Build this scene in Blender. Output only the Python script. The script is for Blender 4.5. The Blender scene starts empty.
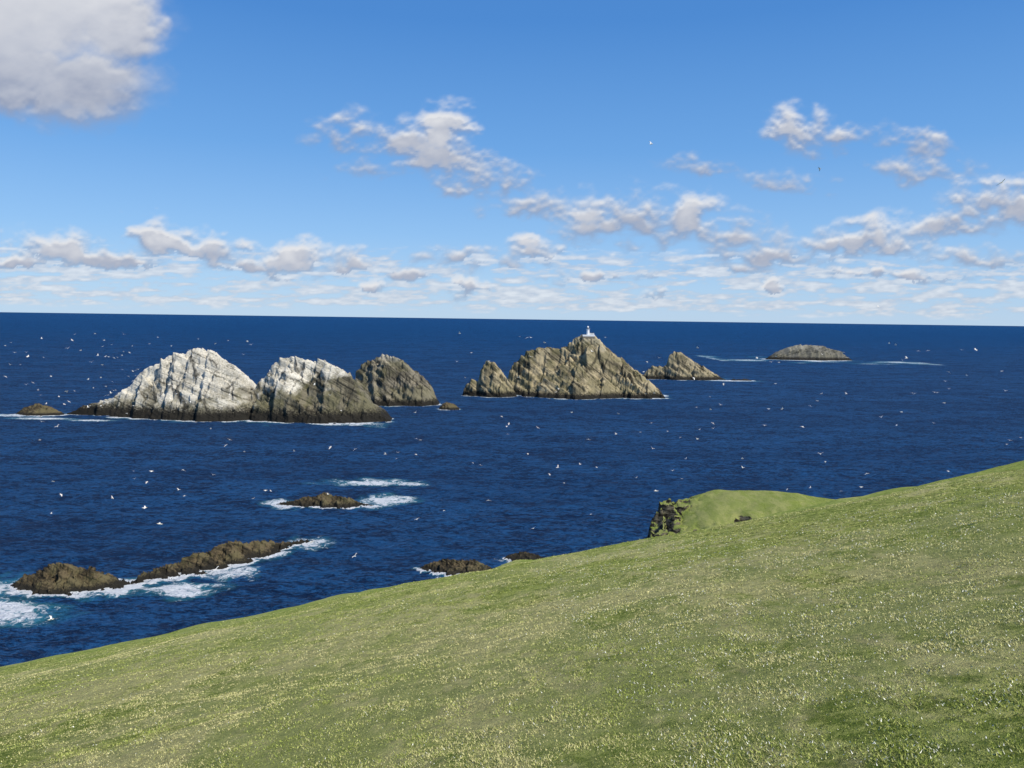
import bpy, bmesh, math, random
import numpy as np
from mathutils import Matrix, Vector, Euler

random.seed(7)
rng = np.random.default_rng(7)
scene = bpy.context.scene
scene.view_settings.view_transform = 'Standard'
scene.view_settings.look = 'None'
scene.view_settings.exposure = 0

# ---------------------------------------------------------------- noise
_perm = np.random.default_rng(3).permutation(256)
_val = np.random.default_rng(4).random(256) * 2 - 1

def vnoise(x, y, z=0.0, seed=0):
    flat = np.ndim(z) == 0
    x, y, z = np.broadcast_arrays(np.asarray(x, float), np.asarray(y, float), np.asarray(z, float) + seed * 17.37)
    xi = np.floor(x).astype(np.int64); yi = np.floor(y).astype(np.int64); zi = np.floor(z).astype(np.int64)
    fx = x - xi; fy = y - yi; fz = z - zi
    fx = fx * fx * (3 - 2 * fx); fy = fy * fy * (3 - 2 * fy); fz = fz * fz * (3 - 2 * fz)
    def h(a, b, c):
        return _val[_perm[(_perm[(_perm[a & 255] + b) & 255] + c) & 255]]
    def l(a, b, t): return a + (b - a) * t
    if flat:
        return l(l(h(xi, yi, zi), h(xi + 1, yi, zi), fx), l(h(xi, yi + 1, zi), h(xi + 1, yi + 1, zi), fx), fy)
    x00 = l(h(xi, yi, zi), h(xi + 1, yi, zi), fx)
    x10 = l(h(xi, yi + 1, zi), h(xi + 1, yi + 1, zi), fx)
    x01 = l(h(xi, yi, zi + 1), h(xi + 1, yi, zi + 1), fx)
    x11 = l(h(xi, yi + 1, zi + 1), h(xi + 1, yi + 1, zi + 1), fx)
    return l(l(x00, x10, fy), l(x01, x11, fy), fz)

def fbm(x, y, z=0.0, octaves=4, seed=0):
    s = 0; a = 1; t = 0
    x = np.asarray(x, float); y = np.asarray(y, float)
    for o in range(octaves):
        s = s + a * vnoise(x, y, z, seed + o)
        t += a; a *= 0.5; x = x * 2.03; y = y * 2.03; z = z * 2.03
    return s / t

def hsh(a, b, k):
    return _val[_perm[(_perm[(_perm[a & 255] + b) & 255] + k) & 255]]

def facets(x, y, seed=0, gx=0.0, gy=0.0):
    """tilted-slab relief: planar pieces, one per Worley cell; returns (height, edge distance)"""
    xi = np.floor(x).astype(np.int64); yi = np.floor(y).astype(np.int64)
    d1 = np.full(np.shape(x), 9.0); d2 = d1.copy(); h = np.zeros(np.shape(x))
    for i in (-1, 0, 1):
        for j in (-1, 0, 1):
            a = xi + i; b = yi + j
            px = a + .5 + .45 * hsh(a, b, seed); py = b + .5 + .45 * hsh(a, b, seed + 31)
            d = np.hypot(x - px, y - py)
            hh = hsh(a, b, seed + 57) * .5 + (gx + hsh(a, b, seed + 83) * .6) * (x - px) + (gy + hsh(a, b, seed + 111) * .6) * (y - py)
            near = d < d1
            d2 = np.where(near, d1, np.minimum(d2, d))
            h = np.where(near, hh, h)
            d1 = np.where(near, d, d1)
    return h, d2 - d1

def sstep(a, b, x):
    t = np.clip((x - a) / (b - a), 0, 1)
    return t * t * (3 - 2 * t)

# ---------------------------------------------------------------- helpers
def new_mesh(name, verts, quads, loc=(0, 0, 0), mats=(), smooth=True):
    verts = np.asarray(verts, np.float32); quads = np.asarray(quads, np.int32)
    me = bpy.data.meshes.new(name)
    me.vertices.add(len(verts)); me.vertices.foreach_set('co', verts.ravel())
    n, k = quads.shape
    me.loops.add(n * k); me.loops.foreach_set('vertex_index', quads.ravel())
    me.polygons.add(n)
    me.polygons.foreach_set('loop_start', np.arange(0, n * k, k, dtype=np.int32))
    me.polygons.foreach_set('loop_total', np.full(n, k, np.int32))
    if smooth:
        me.polygons.foreach_set('use_smooth', np.ones(n, bool))
    me.update(calc_edges=True)
    for m in mats: me.materials.append(m)
    ob = bpy.data.objects.new(name, me)
    ob.location = loc
    scene.collection.objects.link(ob)
    return ob

def attr(ob, name, arr):
    at = ob.data.attributes.new(name, 'FLOAT', 'POINT'); at.data.foreach_set('value', np.asarray(arr).ravel().astype(np.float32))

def grid_quads(nr, nc, wrap=False):
    i = np.arange(nr - 1)[:, None]
    j = np.arange(nc if wrap else nc - 1)[None, :]
    j2 = (j + 1) % nc
    a = i * nc + j; b = i * nc + j2; c = (i + 1) * nc + j2; d = (i + 1) * nc + j
    return np.stack([a, b, c, d], -1).reshape(-1, 4)

class NT:
    def __init__(s, nt): s.nt = nt; s.n = nt.nodes; s.l = nt.links
    def node(s, t, **kw):
        nd = s.n.new(t)
        for k, v in kw.items(): setattr(nd, k, v)
        return nd
    def put(s, sock, v):
        if isinstance(v, bpy.types.NodeSocket): s.l.new(v, sock)
        elif v is not None: sock.default_value = v
    def math(s, op, a, b=None, c=None, clamp=False):
        nd = s.node('ShaderNodeMath', operation=op, use_clamp=clamp)
        s.put(nd.inputs[0], a); s.put(nd.inputs[1], b); s.put(nd.inputs[2], c)
        return nd.outputs[0]
    def noise(s, vec, scale, detail=5, rough=0.55, dist=0.0):
        nd = s.node('ShaderNodeTexNoise')
        s.put(nd.inputs['Vector'], vec); nd.inputs['Scale'].default_value = scale
        nd.inputs['Detail'].default_value = detail; nd.inputs['Roughness'].default_value = rough
        nd.inputs['Distortion'].default_value = dist
        return nd.outputs['Fac']
    def ramp(s, v, a, b, lo=0.0, hi=1.0, smooth=True):
        nd = s.node('ShaderNodeMapRange', interpolation_type='SMOOTHSTEP' if smooth else 'LINEAR')
        s.put(nd.inputs['Value'], v); s.put(nd.inputs['From Min'], a); s.put(nd.inputs['From Max'], b)
        s.put(nd.inputs['To Min'], lo); s.put(nd.inputs['To Max'], hi)
        return nd.outputs['Result']
    def mix(s, f, a, b, blend='MIX'):
        nd = s.node('ShaderNodeMix', data_type='RGBA', blend_type=blend)
        s.put(nd.inputs[0], f)
        for sk, v in ((nd.inputs[6], a), (nd.inputs[7], b)):
            if isinstance(v, tuple): v = (v + (1,)) if len(v) == 3 else v
            s.put(sk, v)
        return nd.outputs[2]
    def mapping(s, vec, scale=(1, 1, 1), rot=(0, 0, 0)):
        nd = s.node('ShaderNodeMapping')
        s.put(nd.inputs['Vector'], vec); nd.inputs['Scale'].default_value = scale
        nd.inputs['Rotation'].default_value = rot
        return nd.outputs[0]

def new_mat(name):
    m = bpy.data.materials.new(name); m.use_nodes = True
    t = NT(m.node_tree)
    b = t.n['Principled BSDF']
    return m, t, b

def simple_mat(name, col, rough=0.6, var=0.1, scale=3.0):
    m, t, b = new_mat(name)
    tc = t.node('ShaderNodeTexCoord').outputs['Object']
    n = t.noise(tc, scale, 3)
    c = t.mix(n, tuple(x * (1 - var) for x in col), tuple(min(1, x * (1 + var)) for x in col))
    t.put(b.inputs['Base Color'], c); b.inputs['Roughness'].default_value = rough
    return m

# ---------------------------------------------------------------- materials
def rock_mat(name, dark, mid, light, theta, guano=0.0, guano_z=20.0, wet_z=5.0, green=0.0, scale=1.0, gslope=0.0, gcols=((0.46, 0.42, 0.335), (0.74, 0.69, 0.58))):
    m, t, b = new_mat(name)
    tc = t.node('ShaderNodeTexCoord').outputs['Object']
    st = t.mapping(tc, (1, 1, 1), (0, theta, 0))
    st2 = t.mapping(st, (0.05 * scale, 0.14 * scale, 0.9 * scale))
    band = t.noise(st2, 0.42, 4, 0.6, 0.2)
    big = t.noise(tc, 0.04 * scale, 3, 0.6)
    fine = t.noise(tc, 0.6 * scale, 4, 0.7)
    crease_shade = t.node('ShaderNodeAttribute', attribute_name='cleft_shade').outputs['Fac']
    f1 = t.math('ADD', t.math('MULTIPLY', band, 0.7), t.math('MULTIPLY', fine, 0.3))
    c = t.mix(t.ramp(f1, 0.38, 0.48), dark, mid)
    c = t.mix(t.ramp(t.math('ADD', t.math('MULTIPLY', f1, 0.5), t.math('MULTIPLY', big, 0.5)), 0.44, 0.53), c, light)
    if green > 0:
        gn = t.ramp(t.noise(tc, 0.05 * scale, 4, 0.6), 0.46, 0.56, 0, green)
        c = t.mix(gn, c, (0.115, 0.108, 0.045))
    z = t.node('ShaderNodeSeparateXYZ'); t.put(z.inputs[0], tc)
    if guano > 0:
        nn = t.noise(tc, 0.045, 5, 0.65, 0.3)
        gz = t.math('ADD', z.outputs['Z'], t.math('MULTIPLY', t.math('SUBTRACT', nn, 0.5), 80.0))
        if gslope: gz = t.math('ADD', gz, t.math('MULTIPLY', z.outputs['X'], gslope))
        g = t.ramp(gz, guano_z - 7, guano_z + 9, 0, guano)
        sp = t.ramp(f1, 0.36, 0.47, 0.22, 1)
        g = t.math('MULTIPLY', g, sp)
        gc = t.mix(t.ramp(t.math('ADD', t.math('MULTIPLY', fine, .5), t.math('MULTIPLY', big, .5)), 0.38, 0.58), gcols[0], gcols[1])
        c = t.mix(g, c, gc)
    c = t.mix(t.ramp(crease_shade, 0.0, 1.0, 0, 0.85), c, (0.022, 0.020, 0.015))  # shade of the clefts painted near-black along the facet seams
    wz = t.math('ADD', z.outputs['Z'], t.math('MULTIPLY', t.math('SUBTRACT', fine, 0.5), wet_z * 1.6))
    w = t.ramp(wz, wet_z * 0.5, wet_z * 1.2, 1, 0)
    c = t.mix(w, c, (0.017, 0.015, 0.011))
    t.put(b.inputs['Base Color'], c)
    b.inputs['Roughness'].default_value = 0.85
    b.inputs['Specular IOR Level'].default_value = 0.2
    bp = t.node('ShaderNodeBump'); bp.inputs['Strength'].default_value = 1.0
    bp.inputs['Distance'].default_value = 1.7 / scale
    t.put(bp.inputs['Height'], f1); t.put(b.inputs['Normal'], bp.outputs[0])
    return m

def grass_ground_mat(name, tone=1.0, rockattr=False, strip=False):
    m, t, b = new_mat(name)
    g = t.node('ShaderNodeNewGeometry')
    pos = g.outputs['Position']
    n1 = t.noise(pos, 0.06, 4, 0.6)
    n2 = t.noise(pos, 0.45, 5, 0.65)
    n3 = t.noise(pos, 2.6, 7, 0.95)
    n4 = t.noise(t.mapping(pos, (1, 0.3, 1), (0, 0, TH(20))), 0.35, 6, 0.85)
    T = lambda *q: tuple(tone * x for x in q)
    c = t.mix(t.ramp(n3, 0.455, 0.545), T(0.125, 0.155, 0.028), T(0.54, 0.54, 0.16))
    straw = t.math('ADD', t.math('MULTIPLY', n2, 0.5), t.math('MULTIPLY', n4, 0.5))
    straw = t.math('ADD', straw, t.math('MULTIPLY', t.math('SUBTRACT', n1, 0.5), 0.6))
    c = t.mix(t.ramp(straw, 0.46, 0.56, 0, 0.6), c, T(0.56, 0.50, 0.24))
    c = t.mix(t.ramp(n4, 0.46, 0.56, 0.5, 0), c, T(0.20, 0.27, 0.05))
    if strip:
        sy = t.node('ShaderNodeSeparateXYZ'); t.put(sy.inputs[0], pos)
        f = t.ramp(t.math('ADD', sy.outputs['Y'], t.math('MULTIPLY', t.math('SUBTRACT', n2, 0.5), 30.0)), 38, 58, 0, 0.5)
        c = t.mix(f, c, t.mix(n3, T(0.16, 0.22, 0.035), T(0.32, 0.39, 0.08)))
    if rockattr:
        c = t.mix(0.5, c, T(0.20, 0.26, 0.055))
        ra = t.node('ShaderNodeAttribute', attribute_name='rock').outputs['Fac']
        nz = t.node('ShaderNodeSeparateXYZ'); t.put(nz.inputs[0], g.outputs['Normal'])
        ra = t.math('MULTIPLY', ra, t.ramp(nz.outputs['Z'], 0.70, 0.90, 1.0, 0.25))
        r = t.ramp(t.math('ADD', ra, t.math('MULTIPLY', t.math('SUBTRACT', n2, 0.5), 1.4)), 0.38, 0.52)
        rc = t.mix(t.ramp(t.noise(t.mapping(pos, (0.4, 0.4, 1.6), (0, 0.5, 0)), 1.2, 6, 0.75), 0.42, 0.60), (0.012, 0.011, 0.008), (0.13, 0.115, 0.08))
        c = t.mix(r, c, rc)
    t.put(b.inputs['Base Color'], c)
    b.inputs['Roughness'].default_value = 0.9
    b.inputs['Specular IOR Level'].default_value = 0.03
    bp = t.node('ShaderNodeBump'); bp.inputs['Strength'].default_value = 1.0; bp.inputs['Distance'].default_value = 0.14
    t.put(bp.inputs['Height'], t.math('ADD', n3, t.math('MULTIPLY', n2, 2.0))); t.put(b.inputs['Normal'], bp.outputs[0])
    return m
TH = math.radians

# ---------------------------------------------------------------- rocks
class Rock:
    """angular rock: planar ridge flanks + union of tilted wedges (gentle dip slope, steep scarp)"""
    def __init__(s, ridges, seed, rough=1.0, theta=0.5, period=7.0, samp=1.6, wash=6.0, mat=None, fac=1.0, nsl=16, dip=None):
        s.r = ridges; s.seed = seed; s.rough = rough; s.theta = theta
        s.period = period; s.samp = samp; s.wash = wash; s.mat = mat; s.fac = fac
        xs = [p[0] for r in ridges for p in r['pts']]
        zs = max(p[1] for r in ridges for p in r['pts'])
        ys = []
        for r in ridges:
            for p in r['pts']:
                yc = r['y'] + r.get('k', 0) * (p[0] - r['pts'][0][0])
                ys += [yc - (zs + 8) / r['sf'] * 1.0 - 6, yc + (zs + 8) / r['sb'] + 6]
        s.x0, s.x1, s.y0, s.y1 = min(xs) - 8, max(xs) + 8, min(ys), max(ys)
        s.zmax = zs
        g = np.random.default_rng(seed * 13 + 5)
        s.slabs = []
        W = s.x1 - s.x0 - 16
        sg = 1.0 if theta < 0 else -1.0   # direction the dip slope faces (+x for theta<0)
        if dip: sg = dip
        rs = [r for r in ridges if not r.get('plain')]
        for i in range(nsl):
            r = rs[i % len(rs)]
            px = np.array([p[0] for p in r['pts']]); pz = np.array([p[1] for p in r['pts']])
            x = px[0] + W * (.04 + .92 * (i + g.random()) / nsl) if len(rs) == 1 else g.uniform(px[0] + .04 * W, px[-1] - .04 * W)
            pr = np.interp(x, px, pz)
            f = g.uniform(0.0, .75)                  # how far down the front flank
            yc = r['y'] + r.get('k', 0) * (x - px[0])
            y = yc - f * pr / r['sf']
            z = pr * (1 - f) + pr * (.16 + .14 * g.random()) * (1 if f > .15 else .3)
            ang = g.uniform(-.5, .5)
            s.slabs.append((x, y, z, ang, sg, g.uniform(.35, .9), g.uniform(2.5, 5.5), g.uniform(1.6, 3.2) * r['sf'] / 1.6, g.uniform(.7, 1.5)))
    def height(s, x, y, full=False):
        L = max(s.zmax, 6.0)
        z = np.full(np.shape(x), -40.0); top = z.copy()
        for i, r in enumerate(s.r):
            px = np.array([p[0] for p in r['pts']]); pz = np.array([p[1] for p in r['pts']])
            wx = x + fbm(x / (L * .15), y / (L * .15), 0, 2, s.seed + 40 + i) * L * .02 * s.rough
            prof = np.interp(wx, px, pz)
            prof = np.where(wx < px[0], -(px[0] - wx) * 1.5, prof)
            prof = np.where(wx > px[-1], -(wx - px[-1]) * 1.5, prof)
            yc = r['y'] + r.get('k', 0) * (x - px[0])
            dy = y - yc
            sl = np.where(dy < 0, r['sf'], r['sb'])
            z = np.maximum(z, prof - sl * np.abs(dy)); top = np.maximum(top, prof)
        body0 = sstep(0, L * .12, top - z)
        zb = z - L * .12 * body0 * s.fac
        zz = zb
        for (sx, sy, sz, ang, sg, dip, scarp, front, back) in s.slabs:
            dx = x - sx; dy = y - sy
            c, sn = math.cos(ang), math.sin(ang)
            u = (dx * c + dy * sn) * sg; v = -dx * sn + dy * c
            zs_ = sz - np.maximum(np.maximum(dip * u, -scarp * u), 0) - np.maximum(-front * v, back * v)
            zz = np.maximum(zz, zs_)
        lim = zb + L * .40 * s.fac
        zz = np.minimum(zz, lim)
        z = np.minimum(zz, np.where(top > 0, top + .3, top))
        body = sstep(0, L * .12, top - z)
        sg = -np.sign(s.theta)
        u = (x - sg * .6 * (y - s.y0)) / (L * .20); v = (y * .8 + sg * .35 * x) / (L * .28)
        h2, e2 = facets(u + 5, v, s.seed + 7, -sg * .9, -.3)
        h3, e3 = facets(u * 2.7 + 5, v * 2.7, s.seed + 9, -sg * .8, -.2)
        z = z + h2 * L * .065 * s.fac * (.25 + .75 * body) + h3 * L * .026 * s.fac
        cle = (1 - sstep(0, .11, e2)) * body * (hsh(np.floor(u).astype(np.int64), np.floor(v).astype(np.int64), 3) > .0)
        z = z + fbm(x / (L * .05), y / (L * .05), 0, 2, s.seed + 80) * L * .010 * s.rough
        if full: return z, np.clip(cle, 0, 1)
        return z

def build_rock(rock, name, label, category, res, group=None):
    xs = np.arange(rock.x0, rock.x1, res); ys = np.arange(rock.y0, rock.y1, res)
    X, Y = np.meshgrid(xs, ys)
    Z, cle = rock.height(X, Y, True)
    z = Z.copy()
    c, sn = math.cos(rock.theta), math.sin(rock.theta)
    s = z * c - X * sn + 0.25 * Y
    wv = fbm(X / 25, Y / 25, z / 25, 2, rock.seed + 5) * 0.4
    pa = .5 + .9 * sstep(-.3, .4, fbm(X / 25, Y / 25, z / 25, 2, rock.seed + 6))
    amp = rock.samp * sstep(-1, 6, z) * pa
    t1 = s / rock.period + wv; f1 = t1 - np.floor(t1)
    t2 = s / (rock.period * .37) + wv * 2; f2 = t2 - np.floor(t2)
    d = (f1 ** 1.3) * 1.0 + (f2 ** 1.5) * 0.4 - 0.6
    Y2 = Y - d * amp
    Z2 = Z + d * amp * 0.35
    X2 = X + d * amp * 0.35 * np.sign(sn)
    cx, cy = (rock.x0 + rock.x1) / 2, (rock.y0 + rock.y1) / 2
    V = np.stack([X2 - cx, Y2 - cy, np.maximum(Z2, -6)], -1).reshape(-1, 3)
    Q = grid_quads(len(ys), len(xs))
    keep = (V[Q][:, :, 2].max(1) > -3.5)
    Q = Q[keep]
    used = np.unique(Q); remap = np.zeros(len(V), np.int64); remap[used] = np.arange(len(used))
    ob = new_mesh(name, V[used], remap[Q], (cx, cy, 0), [rock.mat], smooth=False)
    attr(ob, 'cleft_shade', cle.ravel()[used])
    ob['label'] = label; ob['category'] = category
    if group: ob['group'] = group
    return ob

matA = rock_mat('guano_rock', (0.05, 0.046, 0.033), (0.15, 0.133, 0.093), (0.30, 0.27, 0.20), TH(-25), 0.92, 20, 13, 0.4, gcols=((.38, .345, .27), (.68, .63, .52)))
matB = rock_mat('guano_rock_dark', (0.028, 0.026, 0.018), (0.09, 0.08, 0.054), (0.19, 0.167, 0.112), TH(-30), 0.95, 37, 13, 0.5, gslope=-.15, gcols=((.40, .365, .285), (.72, .67, .56)))
matC = rock_mat('layered_rock', (0.030, 0.027, 0.020), (0.10, 0.089, 0.064), (0.24, 0.21, 0.15), TH(-40), 0.3, 52, 8, 0.45)
matD = rock_mat('layered_brown_rock', (0.038, 0.033, 0.022), (0.17, 0.143, 0.085), (0.40, 0.33, 0.20), TH(-38), 0.2, 70, 8, 0.5)
matE = rock_mat('dipping_brown_rock', (0.040, 0.034, 0.023), (0.165, 0.14, 0.088), (0.36, 0.30, 0.19), TH(-35), 0.2, 66, 7, 0.3)
matF = rock_mat('distant_rock', (0.035, 0.035, 0.03), (0.09, 0.087, 0.07), (0.16, 0.15, 0.12), TH(20), 0.2, 32, 9, 0.2)
matS = rock_mat('skerry_rock', (0.009, 0.008, 0.006), (0.038, 0.030, 0.017), (0.12, 0.092, 0.050), TH(-30), 0.0, 0, 2.8, 0.35, scale=2.2)

def R(y, sf, sb, pts, k=0, plain=False): return dict(y=y, sf=sf, sb=sb, pts=pts, k=k, plain=plain)

rocks = []
def add(rk, *a, **k):
    ob = build_rock(rk, *a, **k); rocks.append(rk); return ob

A = Rock([R(768, 1.75, 1.5, [(-436, 0), (-424, 7), (-405, 13), (-392, 17), (-378, 26), (-368, 36), (-356, 48), (-344, 52), (-334, 60), (-318, 62), (-306, 69), (-298, 65), (-290, 64), (-276, 52), (-266, 46), (-254, 34), (-248, 24), (-238, 0)])], 3, 1.0, TH(-25), 11, 2.0, 5, matA, .9, 12)
add(A, 'sea_stack', 'pale guano-covered rocky island crowded with nesting seabirds', 'sea stack', 0.9)
B = Rock([R(762, 1.9, 1.6, [(-255, 0), (-250, 28), (-243, 38), (-236, 44), (-229, 56), (-214, 60), (-202, 59), (-190, 56), (-181, 57), (-166, 49), (-157, 45), (-150, 34), (-142, 25), (-135, 14), (-126, 8), (-116, 0)]),
          R(744, 1.2, 1.5, [(-225, 0), (-205, 14), (-190, 20), (-175, 16), (-160, 12), (-145, 13), (-132, 6), (-120, 0)])], 29, 1.0, TH(-30), 10, 2.2, 6, matB, 1.0, 14)
add(B, 'sea_stack', 'craggy grey island with white guano cap beside paler stack', 'sea stack', 0.9)
C = Rock([R(904, 1.9, 1.6, [(-184, 0), (-178, 36), (-169, 48), (-155, 52), (-149, 57), (-136, 54), (-126, 52), (-114, 40), (-108, 38), (-98, 27), (-91, 15), (-84, 0)])], 33, 0.9, TH(-40), 10, 3.0, 3, matC, .9, 8)
add(C, 'sea_stack', 'dark layered rock stack with a sloping ridge', 'sea stack', 1.0)
D1 = Rock([R(1010, 2.2, 1.8, [(-64, 0), (-61, 12), (-51, 23), (-47, 19), (-43, 20), (-39, 36), (-33, 46), (-24, 45), (-14, 34), (-6, 20), (0, 14), (6, 0)])], 45, 0.9, TH(-45), 8, 3.0, 3, matD, .8, 5)
add(D1, 'sea_stack', 'small jagged grey stack beside the lighthouse island', 'sea stack', 1.0)
D = Rock([R(1046, 1.9, 1.6, [(-10, 0), (-6, 20), (0, 38), (10, 47), (22, 57), (36, 63), (50, 62), (64, 61), (73, 65), (82, 75), (90, 79), (106, 79), (113, 75), (130, 58), (140, 51), (153, 42), (169, 30), (178, 21), (188, 14), (200, 0)]),
          R(1010, 1.5, 1.6, [(0, 0), (14, 8), (30, 22), (46, 38), (60, 48), (74, 50), (92, 46), (115, 35), (135, 25), (155, 16), (172, 9), (182, 0)]),
          R(1039, 2.0, 1.6, [(74, 52), (86, 76), (114, 76), (128, 54)], plain=True)], 64, 0.9, TH(-38), 11, 3.0, 4, matD, 1.0, 12)
add(D, 'sea_stack', 'steep layered brown rock island topped by a lighthouse', 'sea stack', 1.05)
E = Rock([R(1342, 1.9, 1.5, [(208, 0), (216, 6), (224, 9), (231, 15), (239, 22), (250, 22), (257, 20), (262, 25), (267, 40), (276, 47), (286, 46), (308, 32), (328, 21), (344, 11), (364, 0)])], 66, 0.7, TH(-33), 11, 3.6, 6, matE, .8, 7)
add(E, 'sea_stack', 'wedge-shaped brown stack with sloping layered flank', 'sea stack', 1.4)
F = Rock([R(2100, 1.2, 1.2, [(672, 0), (690, 12), (710, 26), (732, 34), (755, 40), (790, 41), (825, 39), (850, 30), (870, 26), (888, 12), (908, 0)])], 77, 0.8, TH(20), 9, 2.5, 22, matF, .7, 14)
add(F, 'rocky_islet', 'low domed grey islet standing alone near the horizon', 'islet', 2.4)

def skerry(ridges, seed, label, wash, res=0.35, rough=2.5, name='skerry', mat=matS, per=2.6, samp=.8, fac=2.3, nsl=22):
    rk = Rock(ridges, seed, rough, TH(-30), per, samp, wash, mat, fac, nsl)
    return add(rk, name, label, 'skerry', res)

skerry([R(410, .75, .8, [(-125, 0), (-118, 2), (-113, 2.6), (-108, 4.8), (-103, 4.6), (-98, 7.4), (-94, 5.6), (-90, 5.2), (-84, 4.2), (-80, 2.2), (-70, 0)])], 101, 'low brown skerry ringed with white surf', 5)
skerry([R(285, .85, 1.0, [(-141, 0), (-137, 3.2), (-132, 4.0), (-128, 4.6), (-124, 6.4), (-121, 5.8), (-117, 7.6), (-112, 8.0), (-109, 5.8), (-105, 6.4), (-101, 4.0), (-96, 2.6), (-91, 2.0), (-86, 0)], 1.08)], 112, 'long seaweed-brown reef sloping into breaking waves', 4)
skerry([R(280, 1.1, 1.1, [(-182, 0), (-176, 4.4), (-172, 5.2), (-168, 8.4), (-163, 9.6), (-159, 7.8), (-155, 7.4), (-151, 4.6), (-147, 3.2), (-141, 0)])], 123, 'rounded brown skerry with swirling foam around it', 5)
skerry([R(305, .65, .8, [(-38, 0), (-32, 3), (-26, 5), (-20, 4.4), (-14, 4.8), (-10, 3), (-4, 0)])], 134, 'small dark rock just off the grassy cliff', 2)
skerry([R(322, .5, .6, [(-4, 0), (1, 2.2), (6, 3.2), (11, 2), (16, 0)])], 145, 'low sliver of dark rock near the grassy cliff', 2)
skerry([R(764, 1.0, 1.0, [(-484, 0), (-474, 7), (-462, 11), (-448, 8), (-436, 0)])], 156, 'low dark rock beside the pale sea stack', 7, 1.0, 1.0)
skerry([R(857, 1.0, 1.0, [(-81, 0), (-75, 7), (-68, 8.5), (-62, 5), (-57, 0)])], 167, 'small dark rock at the foot of a stack', 3, 1.0, 1.0)
skerry([R(1332, .6, .6, [(368, 0), (374, 3.5), (384, 3), (394, 4), (408, 0)])], 178, 'low reef awash in thin white surf', 7, 1.4, 1.0)

# ---------------------------------------------------------------- sea
cols = np.concatenate([-np.geomspace(8, 1.0, 24)[:-1], np.linspace(-1.0, 1.0, 900), np.geomspace(1.0, 8, 24)[1:]])
rows = np.concatenate([np.geomspace(60, 190, 20)[:-1], np.geomspace(190, 2300, 700)[:-1], np.geomspace(2300, 70000, 60)])
S, YY = np.meshgrid(cols, rows)
XX = S * YY
foam = np.zeros_like(XX); green = np.zeros_like(XX)
for rk in rocks:
    mrg = rk.wash * 6 + 10
    mask = (XX > rk.x0 - mrg) & (XX < rk.x1 + mrg) & (YY > rk.y0 - mrg) & (YY < rk.y1 + mrg)
    if not mask.any(): continue
    x = XX[mask]; y = YY[mask]
    z = rk.height(x, y)
    L = np.mean([r['sf'] for r in rk.r])
    dist = np.maximum(-z / L, 0)
    w = rk.wash * (0.8 + 3.4 * fbm(x / (rk.wash * 4), y / (rk.wash * 4), 0, 3, rk.seed + 3))
    w = np.maximum(w, 0.1 if rk.wash < 15 else 9)
    f = 1 - np.clip(dist / w, 0, 1)
    foam[mask] = np.maximum(foam[mask], f)
    green[mask] = np.maximum(green[mask], 1 - np.clip(dist / (w * 2.2 + 1), 0, 1))
for (cx, cy, rx, ry, st) in [(-84, 470, 34, 15, 1.0), (-60, 466, 16, 10, .95), (-68, 425, 20, 16, 1.0), (-125, 416, 12, 10, .9), (-190, 277, 17, 18, 1.25), (-174, 257, 34, 14, 1.1),
                             (-140, 281, 10, 12, 1.2), (-118, 281, 18, 10, 1.0), (-104, 298, 12, 10, .8), (-88, 340, 14, 14, .8), (-480, 755, 40, 14, .8), (-440, 735, 40, 10, 1.0), (-390, 727, 30, 8, .9), (-150, 730, 45, 11, .9),
                             (370, 1322, 60, 16, 1.0), (790, 2056, 130, 12, 1.3), (180, 1010, 30, 16, .9), (-20, 298, 16, 5, .6), (5, 320, 14, 6, .6), (-215, 735, 40, 5, .8)]:
    near_ = cy < 500
    wx = XX + fbm(XX / rx * 2.5, YY / ry * 1.5, 0, 3, int(abs(cx))) * rx * .5 if near_ else XX
    wy = YY + fbm(XX / rx * 2, YY / ry * 2, 5, 3, int(abs(cy))) * ry * .5 if near_ else YY
    d = np.sqrt(((wx - cx) / rx) ** 2 + ((wy - cy) / ry) ** 2)
    f = np.clip(1.1 * (1 - d), 0, .8) * st
    foam = np.maximum(foam, f); green = np.maximum(green, np.clip(1.45 - d, 0, 1) * st)
fade = 1 - sstep(350, 1000, YY)
wz = (vnoise(XX / 9 + YY / 30, YY / 5, 0, 31) * .4 + vnoise(XX / 4 + YY / 16, YY / 2.6, 0, 33) * .28 + vnoise(XX / 30, YY / 16, 0, 35) * .35) * fade
wz += foam * 0.3 * fade
V = np.stack([XX, YY, wz], -1).reshape(-1, 3)
m, t, b = new_mat('sea_water')
pos = t.node('ShaderNodeNewGeometry').outputs['Position']
fa = t.node('ShaderNodeAttribute', attribute_name='foam').outputs['Fac']
ga = t.node('ShaderNodeAttribute', attribute_name='shallow').outputs['Fac']
w1 = t.noise(t.mapping(pos, (0.5, 1, 1), (0, 0, TH(12))), 0.20, 5, 0.75, 0.3)
w2 = t.noise(t.mapping(pos, (0.4, 1, 1), (0, 0, TH(-18))), 0.9, 4, 0.75, 0.2)
w3 = t.noise(t.mapping(pos, (0.25, 1, 1), (0, 0, TH(6))), 0.008, 3, 0.55)
w4 = t.noise(t.mapping(pos, (0.6, 1, 1), (0, 0, TH(4))), 0.03, 4, 0.75)
hh = t.math('ADD', t.math('MULTIPLY', w1, 2.6), t.math('MULTIPLY', w2, 1.1))
cmix = t.math('ADD', t.math('MULTIPLY', w1, 0.35), t.math('MULTIPLY', w2, 0.45))
cmix = t.math('ADD', cmix, t.math('MULTIPLY', w4, 0.20))
c = t.mix(t.ramp(cmix, 0.45, 0.56), (0.0018, 0.015, 0.056), (0.014, 0.092, 0.245))
c = t.mix(t.ramp(w3, 0.4, 0.62, 0, 0.3), c, (0.003, 0.026, 0.086))  # broad darker patches: cloud shadows and wind streaks painted into the water colour
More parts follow.
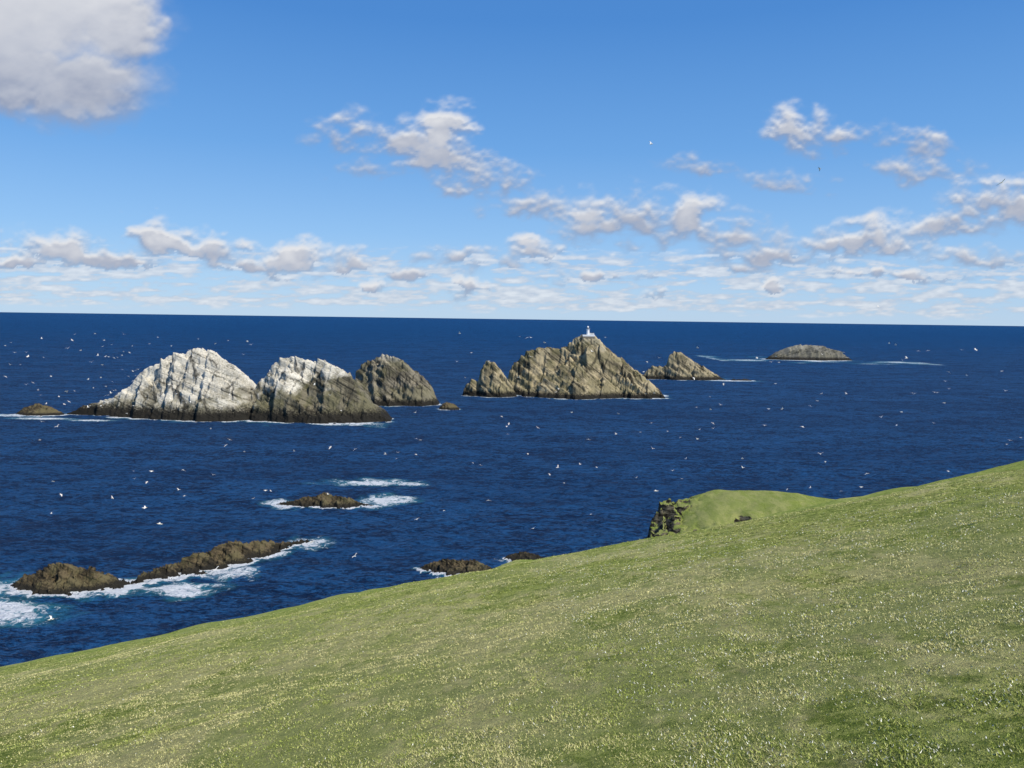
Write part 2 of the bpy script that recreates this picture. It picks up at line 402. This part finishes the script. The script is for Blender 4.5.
c = t.mix(t.ramp(ga, 0.35, 1.0, 0, 0.6), c, (0.04, 0.28, 0.34))
fn = t.noise(pos, 0.30, 6, 0.75, 0.9)
fm = t.math('ADD', fa, t.math('MULTIPLY', t.math('SUBTRACT', fn, 0.5), 2.6))
fm = t.math('MULTIPLY', t.ramp(fm, 0.30, 0.72), t.ramp(fa, 0.02, 0.25))
wc = t.ramp(t.noise(t.mapping(pos, (0.5, 1, 1)), 0.16, 5, 0.78), 0.73, 0.76, 0, 0.45)
fm = t.math('MAXIMUM', fm, wc)
c = t.mix(fm, c, (0.88, 0.90, 0.91))
bp = t.node('ShaderNodeBump'); bp.inputs['Strength'].default_value = 1.0; bp.inputs['Distance'].default_value = 2.4
t.put(bp.inputs['Height'], hh)
t.n.remove(b)
df = t.node('ShaderNodeBsdfDiffuse'); t.put(df.inputs['Color'], c); t.put(df.inputs['Normal'], bp.outputs[0])
gl = t.node('ShaderNodeBsdfGlossy'); gl.inputs['Roughness'].default_value = 0.32; gl.inputs['Color'].default_value = (.8, .9, 1, 1); t.put(gl.inputs['Normal'], bp.outputs[0])
ms = t.node('ShaderNodeMixShader'); ms.inputs[0].default_value = 0.03; t.l.new(df.outputs[0], ms.inputs[1]); t.l.new(gl.outputs[0], ms.inputs[2])
t.l.new(ms.outputs[0], t.n['Material Output'].inputs[0])
sea = new_mesh('sea', V, grid_quads(len(rows), len(cols)), (0, 0, 0), [m])
attr(sea, 'foam', foam); attr(sea, 'shallow', green)
sea['kind'] = 'structure'

# ---------------------------------------------------------------- grass hill
def hill(x, y):
    yp = np.maximum(y, 0)
    z = 98.3 + 0.218 * x - 0.2725 * y - 0.0004024 * yp * yp
    r = np.sqrt(x * x + y * y)
    s = x / np.maximum(yp, 1.0)
    dev = np.interp(s, [-.66, -.45, -.40, -.27, -.23, -.10, -.05, -.02, .01, .03, .06, .13, .165, .20, .24, .39, .5, .65], [0, 2, 3, 1, 2, -3, -3, -5, -2, -6, -5, -6, -8, -5, -5, -1, 1, 2]) / 787
    z = z + yp * dev * sstep(25, 60, r)
    z = z + fbm(x / 28, y / 28, 0, 3, 5) * 0.7 * sstep(4, 40, r)
    z = z + fbm(x / 6, y / 6, 0, 3, 8) * 0.20 * sstep(3, 12, r) * (1 + sstep(40, 60, r))
    z = z + fbm(x / 1.3, y / 1.3, 0, 3, 12) * 0.06
    z = z - 0.021 * np.maximum(y - 86 - fbm(x / 15, 0, 0, 3, 15) * 6, 0) ** 2
    z = z - 0.01 * np.maximum(-x - 90, 0) ** 2
    return z
rr = np.concatenate([[0.05], np.geomspace(0.6, 175, 460)])
aa = np.linspace(0, 2 * math.pi, 800, endpoint=False)
RR, AA = np.meshgrid(rr, aa, indexing='ij')
HX = RR * np.sin(AA); HY = RR * np.cos(AA)
HZ = np.maximum(hill(HX, HY), -8)
hillob = new_mesh('grass_hill', np.stack([HX, HY, HZ], -1).reshape(-1, 3), grid_quads(len(rr), len(aa), True)[:, ::-1], (0, 0, 0), [grass_ground_mat('turf', 1.0, False, True)])
hillob['kind'] = 'structure'

# headland
xs = np.arange(10, 92, 0.3); ys = np.arange(108, 186, 0.3)
X, Y = np.meshgrid(xs, ys)
n = fbm(X / 14, Y / 14, 0, 2, 91); n2 = fbm(X / 2.5, Y / 2.5, 0, 4, 95)
top = np.interp(X + n * 1.5, [20, 28, 31, 36, 41, 46, 56, 61, 66, 76, 92], [58.5, 60.2, 61.2, 62.1, 62.8, 63.3, 63.5, 63.0, 62.0, 61, 56])
z = top - 0.085 * np.maximum(160 - Y, 0) + n * .3 + n2 * .18 + fbm(X / 6, Y / 6, 0, 2, 97) * .5
edge = 28.0 + (Y - 150) * 0.19 + n * 2.5 + n2 * 2.2 - 6 * (1 - sstep(130, 142, Y))
cr = sstep(-1, 11, X - edge)
fh, fe = facets(X / 2.8 + n2 * .3, Y / 2.8, 7, .5, 0)
fh2, _ = facets(X / 1.1, Y / 1.1, 9)
z = z - (1 - cr) * 1.8 + (1 - cr) * (fh * 2.2 + fh2 * .7 + n2 * 1.5 - (1 - sstep(0, .2, fe)) * 1.0)
z = z - 5.5 * np.maximum(edge - X, 0)
z = z - 2.0 * np.maximum(Y - 166 - n * 4, 0) - 1.6 * np.maximum(122 - Y + n * 5, 0) - 1.0 * np.maximum(X - 84, 0)
rock_and_shade = 1 - sstep(3, 12, X - edge)
# an eroded hollow in the turf with a broken scarp; its crease shade painted dark
ln_ = Y - (149 + .25 * (X - 38) + fbm(X / 4, 0, 0, 3, 44) * 5)
brk = sstep(-.25, .15, fbm(X / 3, Y / 3, 0, 2, 46))
scf = (1 - sstep(45, 56, X)) * sstep(33, 36, X) * (.4 + .6 * brk)
z = z - scf * np.exp(-((ln_ + 1.5) / 2.8) ** 2) * 1.7
rock_and_shade = np.maximum(rock_and_shade, scf * np.exp(-(ln_ / 1.8) ** 2) * 1.0)  # dark rock colour in the hollow stands for its shadowed crease
head = new_mesh('headland', np.stack([X, Y, np.maximum(z, -6)], -1).reshape(-1, 3), grid_quads(len(ys), len(xs)), (0, 0, 0), [grass_ground_mat('headland_turf', 0.74, True)], smooth=False)
attr(head, 'rock', rock_and_shade)
head['kind'] = 'structure'

# ---------------------------------------------------------------- grass blades (stuff)
N = 850000
az = rng.uniform(-0.74, 0.74, N); r = np.exp(rng.uniform(math.log(2.6), math.log(58), N))
bx = r * np.sin(az); by = r * np.cos(az)
clump = fbm(bx / .26, by / .26, 0, 3, 201)
patch = fbm(bx / 7, by / 7, 0, 4, 211) * .7 + fbm(bx / 1.2, by / 1.2, 0, 3, 215) * .5
keep = (clump + rng.uniform(-.5, .5, N) > -0.10) & (rng.random(N) < np.clip(1.3 - r / 55, 0.1, 1))
bx, by, r, clump, patch = bx[keep], by[keep], r[keep], clump[keep], patch[keep]; N = len(bx)
bz = hill(bx, by) - 0.004
h = (0.004 + 0.009 * rng.random(N) + 0.011 * np.clip(clump, 0, 1)) * (1 + r / 35)
w = (0.0017 + 0.0006 * r) * rng.uniform(.6, 1.3, N)
ang = rng.uniform(0, 2 * math.pi, N); la = rng.uniform(0, 2 * math.pi, N); ln = h * rng.uniform(0.5, 1.6, N)
dx = np.cos(ang) * w; dy = np.sin(ang) * w
P0 = np.stack([bx - dx, by - dy, bz], -1); P1 = np.stack([bx + dx, by + dy, bz], -1)
P2 = np.stack([bx + np.cos(la) * ln, by + np.sin(la) * ln, bz + h], -1)
V = np.stack([P0, P1, P2], 1).reshape(-1, 3)
m, t, b = new_mat('grass_blades')
ca = t.node('ShaderNodeAttribute', attribute_name='tint').outputs['Color']
t.put(b.inputs['Base Color'], ca); b.inputs['Roughness'].default_value = 0.9; b.inputs['Specular IOR Level'].default_value = 0.02
grass = new_mesh('grass', V, np.arange(3 * N).reshape(-1, 3), (0, 0, 0), [m], smooth=False)
straw = sstep(-.28, .40, patch + rng.uniform(-.35, .35, N))
lush = sstep(0, 10, bx - by * .1) * (1 - sstep(8, 20, r))
straw = straw * (1 - .45 * lush)
g0 = np.array([0.15, 0.19, 0.033]); g1 = np.array([0.58, 0.53, 0.25]); g2 = np.array([0.40, 0.45, 0.11])
u = rng.random((N, 1))
colr = (g0 * (1 - u) + g2 * u) * (1 - straw[:, None]) + g1 * straw[:, None]
white = rng.random(N) < (0.014 + 0.07 * (fbm(bx / 3, by / 3, 0, 3, 219) > -.05) * (bx > 1)) * (r < 32)
colr[white] = (0.78, 0.77, 0.66)
colr *= rng.uniform(.6, 1.25, (N, 1))
tint = np.concatenate([np.repeat(colr, 3, 0), np.ones((3 * N, 1))], 1).astype(np.float32)
at = grass.data.attributes.new('tint', 'FLOAT_COLOR', 'POINT'); at.data.foreach_set('color', tint.ravel())
grass['kind'] = 'stuff'

# ---------------------------------------------------------------- lighthouse
white = simple_mat('white_paint', (0.84, 0.84, 0.82), 0.6, 0.04, 1.0)
glass = simple_mat('lantern_glass', (0.10, 0.12, 0.13), 0.1, 0.1, 3.0)
black = simple_mat('dark_slate', (0.10, 0.10, 0.10), 0.5, 0.1, 3.0)
stone = simple_mat('rough_stone', (0.22, 0.19, 0.14), 0.9, 0.3, 1.0)

def lathe(name, prof, seg, mat, parent, loc=(0, 0, 0)):
    bm = bmesh.new(); rings = []
    for (rad, z) in prof:
        rings.append([bm.verts.new((rad * math.cos(2 * math.pi * i / seg), rad * math.sin(2 * math.pi * i / seg), z)) for i in range(seg)])
    for a, bb in zip(rings[:-1], rings[1:]):
        for i in range(seg):
            bm.faces.new((a[i], a[(i + 1) % seg], bb[(i + 1) % seg], bb[i]))
    bm.faces.new(rings[0][::-1]); bm.faces.new(rings[-1])
    me = bpy.data.meshes.new(name); bm.to_mesh(me); bm.free(); me.materials.append(mat)
    o = bpy.data.objects.new(name, me); scene.collection.objects.link(o); o.parent = parent; o.location = loc
    return o

def boxes(name, specs, mat, parent, loc=(0, 0, 0)):
    bm = bmesh.new()
    for (cx, cy, cz, sx, sy, sz) in specs:
        r_ = bmesh.ops.create_cube(bm, size=1.0)
        bmesh.ops.scale(bm, vec=(sx, sy, sz), verts=r_['verts']); bmesh.ops.translate(bm, vec=(cx, cy, cz), verts=r_['verts'])
    me = bpy.data.meshes.new(name); bm.to_mesh(me); bm.free(); me.materials.append(mat)
    o = bpy.data.objects.new(name, me); scene.collection.objects.link(o); o.parent = parent; o.location = loc
    return o

lx, ly = 100.0, 1043.0
lz = 77.3
light = bpy.data.objects.new('lighthouse', None); scene.collection.objects.link(light); light.location = (lx, ly, lz)
light['label'] = 'small white lighthouse with walled compound on rocky summit'; light['category'] = 'lighthouse'
boxes('platform', [(0, 0.5, -3, 16, 8, 6.0)], stone, light)
lathe('tower', [(2.5, 0.0), (2.2, 3), (1.9, 9.0), (1.9, 9.4)], 20, white, light, (-1, -0.5, 0.003))
lathe('gallery', [(2.6, 9.4), (2.6, 9.8)], 20, white, light, (-1, -0.5, 0.006))
lathe('lantern_room', [(1.3, 9.8), (1.3, 11.8)], 12, glass, light, (-1, -0.5, 0.009))
lathe('dome', [(1.55, 11.8), (1.3, 12.4), (0.8, 13.0), (0.15, 13.3), (0.12, 14.2)], 16, white, light, (-1, -0.5, 0.012))
boxes('wall', [(0, -3.3, 1.1, 16, .5, 2.2), (-7.7, 0.6, 1.1, .5, 7.2, 2.2), (7.7, 0.6, 1.1, .5, 7.2, 2.2)], white, light, (0, 0, 0.003))
kh = boxes('keepers_house', [(4.4, 1, 2.2, 5.6, 4, 4.4)], white, light, (0, 0, 0.003))
boxes('roof', [(4.4, 1, 4.53, 6.0, 4.4, .25)], black, kh)
boxes('window', [(3.3, -1.03, 3.1, .8, .06, 1.1)], glass, kh)
boxes('window', [(5.6, -1.03, 3.1, .8, .06, 1.1)], glass, kh)

# ---------------------------------------------------------------- gannets
bw = simple_mat('white_feathers', (0.80, 0.76, 0.67), 0.8, 0.06, 5)
bk = simple_mat('black_feathers', (0.03, 0.03, 0.03), 0.7, 0.1, 5)
by_ = simple_mat('buff_feathers', (0.6, 0.45, 0.2), 0.7, 0.1, 5)
def bird_mesh(name, dih, fold):
    bm = bmesh.new(); seg = 10
    prof = [(-.50, .01, .03), (-.40, .03, .02), (-.28, .07, 0), (-.05, .11, 0), (.15, .10, .01), (.27, .06, .03), (.34, .055, .05), (.40, .045, .05), (.45, .02, .045), (.55, .004, .03)]
    rings = []
    for (x, rad, z) in prof:
        rings.append([bm.verts.new((x, rad * math.cos(2 * math.pi * i / seg), z + rad * .85 * math.sin(2 * math.pi * i / seg))) for i in range(seg)])
    for k, (a, b2) in enumerate(zip(rings[:-1], rings[1:])):
        for i in range(seg):
            f = bm.faces.new((a[i], a[(i + 1) % seg], b2[(i + 1) % seg], b2[i])); f.smooth = True
            f.material_index = 2 if k in (6, 7) else (1 if k == 8 else 0)
    bm.faces.new(rings[0][::-1]); bm.faces.new(rings[-1])
    for sgn in (-1, 1):
        st = [(0.05, .17, -.10, 0), (.25, .18, -.08, .25), (.45, .15, -.08, .42), (.70, .07 - fold, -.12 - fold, .52), (.93, -.10 - fold, -.20 - fold, .58)]
        prev = None
        for (yy, xf, xb, q) in st:
            z = .04 + dih * q * (1 if yy < .5 else .9)
            cur = [bm.verts.new((xf, sgn * yy, z)), bm.verts.new(((xf + xb) / 2, sgn * yy, z + .022)), bm.verts.new((xb, sgn * yy, z)), bm.verts.new(((xf + xb) / 2, sgn * yy, z - .006))]
            if prev:
                for i in range(4):
                    f = bm.faces.new((prev[i], prev[(i + 1) % 4], cur[(i + 1) % 4], cur[i])); f.material_index = 1 if yy > .9 else 0
            prev = cur
        f = bm.faces.new(prev); f.material_index = 1
    bmesh.ops.recalc_face_normals(bm, faces=bm.faces[:])
    me = bpy.data.meshes.new(name); bm.to_mesh(me); bm.free()
    for q in (bw, bk, by_): me.materials.append(q)
    return me
bms = [bird_mesh('gannet', .15, 0), bird_mesh('gannet', .65, .05), bird_mesh('gannet', -.35, .05)]
def bird(p):
    o = bpy.data.objects.new('gannet', bms[random.randrange(3)])
    o.location = p
    o.rotation_euler = Euler((random.uniform(-.6, .6), random.uniform(-.15, .15), random.uniform(0, 6.28)))
    scene.collection.objects.link(o)
    o['label'] = 'white gannet gliding on spread black-tipped wings'; o['category'] = 'seabird'; o['group'] = 'gannets flying over the sea'
# sightings: bearing tangent, elevation tangent, distance
for tx, tz, d in [(.168, .217, 190), (.378, .19, 220), (.605, .176, 150), (-.452, -.271, 125), (-.471, -.25, 140), (-.461, -.202, 165), (-.256, -.292, 140), (-.597, -.40, 115), (-.315, -.225, 180),
                  (.187, -.219, 145), (.371, -.133, 190), (.396, -.168, 200), (.586, -.032, 220), (.499, -.044, 220), (.327, -.111, 240), (.238, -.151, 230), (-.028, -.234, 190), (.099, -.153, 240),
                  (-.116, -.157, 240), (-.2, -.17, 230), (-.65, .123, 170), (.06, -.19, 210), (.2, -.28, 130), (-.38, -.33, 160), (.46, .02, 280), (-.36, -.16, 240), (-.60, -.14, 230),
                  (-.12, -.26, 190), (.03, -.27, 180), (-.2, -.31, 170), (.55, -.10, 210), (.45, -.21, 180), (-.42, -.20, 200)]:
    bird((tx * d, d, 100 + tz * d))
for i in range(95):
    d = random.uniform(270, 450); tx = random.gauss(-.50, .075); tz = random.uniform(-.12, -.025)
    bird((tx * d, d, 100 + tz * d))
for i in range(108):
    d = random.uniform(220, 360); tx = random.uniform(-.62, .66); tz = random.uniform(-.26, -.03)
    bird((tx * d, d, max(100 + tz * d, 3)))
for i in range(60):
    d = random.uniform(240, 380); tx = random.uniform(-.1, .64); tz = random.uniform(-.15, -.02)
    bird((tx * d, d, 100 + tz * d))

# ---------------------------------------------------------------- sky with clouds
gx = np.arange(-.98, .98, .0016); gz = np.arange(-.004, .50, .0016)
TX, TZ = np.meshgrid(gx, gz)
# cloud bodies: bearing tangent, elevation tangent, half width, half height, density, whiteness
CL = [(-.64, .40, .22, .180, 1.4, 1.0), (-.53, .275, .11, .060, 1.2, .75), (-.49, .36, .060, .11, 1.0, .9), (-.62, .29, .14, .07, 1.1, .8),
      (-.088, .232, .040, .034, .80, .95), (-.125, .215, .055, .028, .6, .45), (-.075, .196, .065, .028, .70, .45), (-.035, .172, .055, .020, .6, .35), (-.20, .22, .045, .024, .30, .2), (-.17, .185, .05, .015, .30, .2), (.022, .143, .050, .018, .48, .2),
      (.345, .248, .040, .026, .75, .8), (.405, .228, .060, .018, .38, .2), (.52, .195, .08, .016, .34, .15), (.50, .225, .05, .014, .32, .15), (.235, .197, .045, .016, .34, .15), (.35, .175, .05, .014, .32, .15),
      (.165, .120, .110, .042, .80, .45), (.225, .128, .045, .032, .85, .85), (.28, .105, .08, .028, .62, .3), (.105, .115, .06, .020, .5, .25), (.455, .108, .075, .034, .85, .75), (.32, .085, .13, .022, .7, .4), (.40, .10, .055, .022, .65, .45), (.63, .150, .09, .036, .75, .5), (.56, .125, .08, .018, .55, .3), (.60, .085, .08, .014, .48, .25),
      (-.575, .080, .065, .028, .85, .85), (-.44, .090, .068, .034, .95, 1.0), (-.37, .082, .058, .026, .85, .75), (-.275, .074, .042, .022, .8, .8), (-.21, .07, .04, .014, .55, .35), (-.50, .066, .10, .016, .75, .4), (-.63, .062, .06, .012, .65, .4), (-.32, .060, .10, .012, .6, .3),
      (.023, .09, .032, .016, .65, .65), (-.05, .076, .09, .014, .55, .2), (.11, .060, .08, .012, .6, .35), (.28, .066, .09, .012, .6, .35), (-.053, .038, .026, .015, .9, 1.0), (-.175, .042, .020, .015, .9, 1.0), (.33, .046, .026, .014, .9, 1.0), (.175, .034, .035, .010, .75, .9), (-.12, .060, .07, .010, .55, .3), (.5, .06, .10, .010, .55, .35)]
w1_ = fbm(TX * 14, TZ * 20, 0, 4, 301); w2_ = fbm(TX * 70, TZ * 90, 0, 3, 305)
w3_ = fbm(TX * 14 + 50, TZ * 20, 0, 4, 311); w4_ = fbm(TX * 70 + 50, TZ * 90, 0, 3, 315)
wx = TX + w1_ * .022 + w2_ * .010
wz_ = TZ + w3_ * .012 + w4_ * .008
nL = fbm(TX * 12, TZ * 21, 0, 6, 321); nS = fbm(TX * 42, TZ * 78, 0, 5, 331)
big = np.exp(-(((TX + .64) / .26) ** 2 + ((TZ - .38) / .15) ** 2))
dens = np.full_like(TX, -1.0); wh = np.zeros_like(TX); ws = np.full_like(TX, 1e-4); vert = np.zeros_like(TX)
for (cx, cz, rx, rz, op, br) in CL:
    big_ = rx > .15 or cz > .27
    vz = (wz_ - cz) / rz
    q = np.hypot((wx - cx) / rx, np.where(vz < 0, vz / .85, vz))
    body = 1 - q
    nz = nL * (.38 if big_ else .50) + nS * (.06 if big_ else .85)
    dd = body * 1.25 * op + nz * 1.05 * np.clip(1.9 - q, 0, 1) - .03
    dens = np.maximum(dens, dd)
    wgt = np.exp(-q * q * 2.2) * op; wh += wgt * br; ws += wgt; vert += wgt * np.clip(vz, -1.2, 1.2)
wh = wh / ws; vert = vert / ws
nB = fbm(TX * 24, TZ * 170, 0, 4, 341); nB2 = fbm(TX * 80, TZ * 320, 0, 4, 345)
win = sstep(-.002, .018, TZ) * (1 - sstep(.065, .10, TZ))
db = (nB * 1.0 + nB2 * .5 + .10) * 1.35 * win - .3 * (1 - win)
alpha = sstep(-.14, 1.10, dens) * .99
alpha = np.where(big > .2, np.maximum(alpha, sstep(-.05, .75, dens) * .98 * sstep(.2, .5, big)), alpha)
ab = sstep(-.10, .66, db) * .66
lit = .27 + vert * .50 + nS * .40 * (1 - .85 * big) + nL * .32 * (1 - .6 * big)
pos_d = np.clip(dens, 0, .8)
grad = np.zeros_like(TX); grad[:-3] = (pos_d[:-3] - pos_d[3:]); lit += grad * 1.8 * (1 - big)
lit = lit * (.32 + .65 * wh)
lit = np.clip(lit + big * (.14 + .26 * sstep(.29, .40, TZ)), 0, .86)
useb = ab > alpha
lit = np.where(useb, np.clip(.42 + nB * .5 + nB2 * .5, 0, 1), lit)
alpha = np.maximum(alpha, ab)
Rd = 65000.0
nrm = Rd / np.sqrt(TX ** 2 + 1 + TZ ** 2)
m = bpy.data.materials.new('cloudy_sky'); m.use_nodes = True; t = NT(m.node_tree); t.n.clear()
al = t.node('ShaderNodeAttribute', attribute_name='cover').outputs['Fac']
li = t.node('ShaderNodeAttribute', attribute_name='lit').outputs['Fac']
cc = t.mix(li, (0.30, 0.35, 0.48), (0.86, 0.86, 0.87))
em = t.node('ShaderNodeEmission'); t.put(em.inputs[0], cc)
tr = t.node('ShaderNodeBsdfTransparent')
ms = t.node('ShaderNodeMixShader'); t.put(ms.inputs[0], al); t.l.new(tr.outputs[0], ms.inputs[1]); t.l.new(em.outputs[0], ms.inputs[2])
o_ = t.node('ShaderNodeOutputMaterial'); t.l.new(ms.outputs[0], o_.inputs[0])
m.cycles.emission_sampling = 'NONE'
skyob = new_mesh('sky', np.stack([TX * nrm, nrm, TZ * nrm], -1).reshape(-1, 3), grid_quads(len(gz), len(gx)), (0, 0, 100), [m])
attr(skyob, 'cover', alpha); attr(skyob, 'lit', lit)
skyob['kind'] = 'structure'

# ---------------------------------------------------------------- world
w_ = bpy.data.worlds.new('World'); scene.world = w_; w_.use_nodes = True
t = NT(w_.node_tree); t.n.clear()
SUN_EL, SUN_AZ = 50, 126
sky = t.node('ShaderNodeTexSky', sky_type='NISHITA', sun_disc=False)
sky.sun_elevation = TH(SUN_EL); sky.sun_rotation = TH(SUN_AZ)
sky.altitude = 100; sky.air_density = 1.0; sky.dust_density = 0.3; sky.ozone_density = 2.0
gen = t.node('ShaderNodeTexCoord').outputs['Generated']
sp = t.node('ShaderNodeSeparateXYZ'); t.put(sp.inputs[0], gen)
cr_ = t.node('ShaderNodeValToRGB'); t.put(cr_.inputs[0], sp.outputs[2])
els = cr_.color_ramp.elements
els[0].position = 0.0; els[0].color = (.49, .64, .84, 1)
els[1].position = 1.0; els[1].color = (.03, .12, .42, 1)
for p_, c_ in ((.04, (.41, .60, .85, 1)), (.10, (.28, .51, .84, 1)), (.20, (.15, .375, .76, 1)), (.34, (.07, .25, .64, 1))):
    e_ = els.new(p_); e_.color = c_
skc = t.mix(1.0, sky.outputs[0], (0.62, 0.90, 1.2), 'MULTIPLY')
tgt = t.mix(1.0, cr_.outputs[0], (7.14, 7.14, 7.14), 'MULTIPLY')
skc = t.mix(0.85, skc, tgt)
bg1 = t.node('ShaderNodeBackground'); t.put(bg1.inputs[0], skc); bg1.inputs[1].default_value = 0.14
out = t.node('ShaderNodeOutputWorld'); t.l.new(bg1.outputs[0], out.inputs[0])

sl = bpy.data.lights.new('sun', 'SUN'); sl.energy = 5.0; sl.angle = TH(0.5); sl.color = (1.0, 0.95, 0.85)
so = bpy.data.objects.new('sun', sl); scene.collection.objects.link(so)
a, e = TH(SUN_AZ), TH(SUN_EL)
dirv = Vector((math.sin(a) * math.cos(e), math.cos(a) * math.cos(e), math.sin(e)))
so.rotation_euler = dirv.to_track_quat('Z', 'Y').to_euler()

# ---------------------------------------------------------------- camera
cd = bpy.data.cameras.new('camera'); cam = bpy.data.objects.new('camera', cd); scene.collection.objects.link(cam)
cd.sensor_width = 36; cd.lens = 27.77; cd.clip_start = 0.1; cd.clip_end = 120000
cam.matrix_world = Matrix.Translation((0, 0, 100)) @ Matrix.Rotation(math.radians(90 - 4.776), 4, 'X') @ Matrix.Rotation(math.radians(0.783), 4, 'Z')
scene.camera = cam
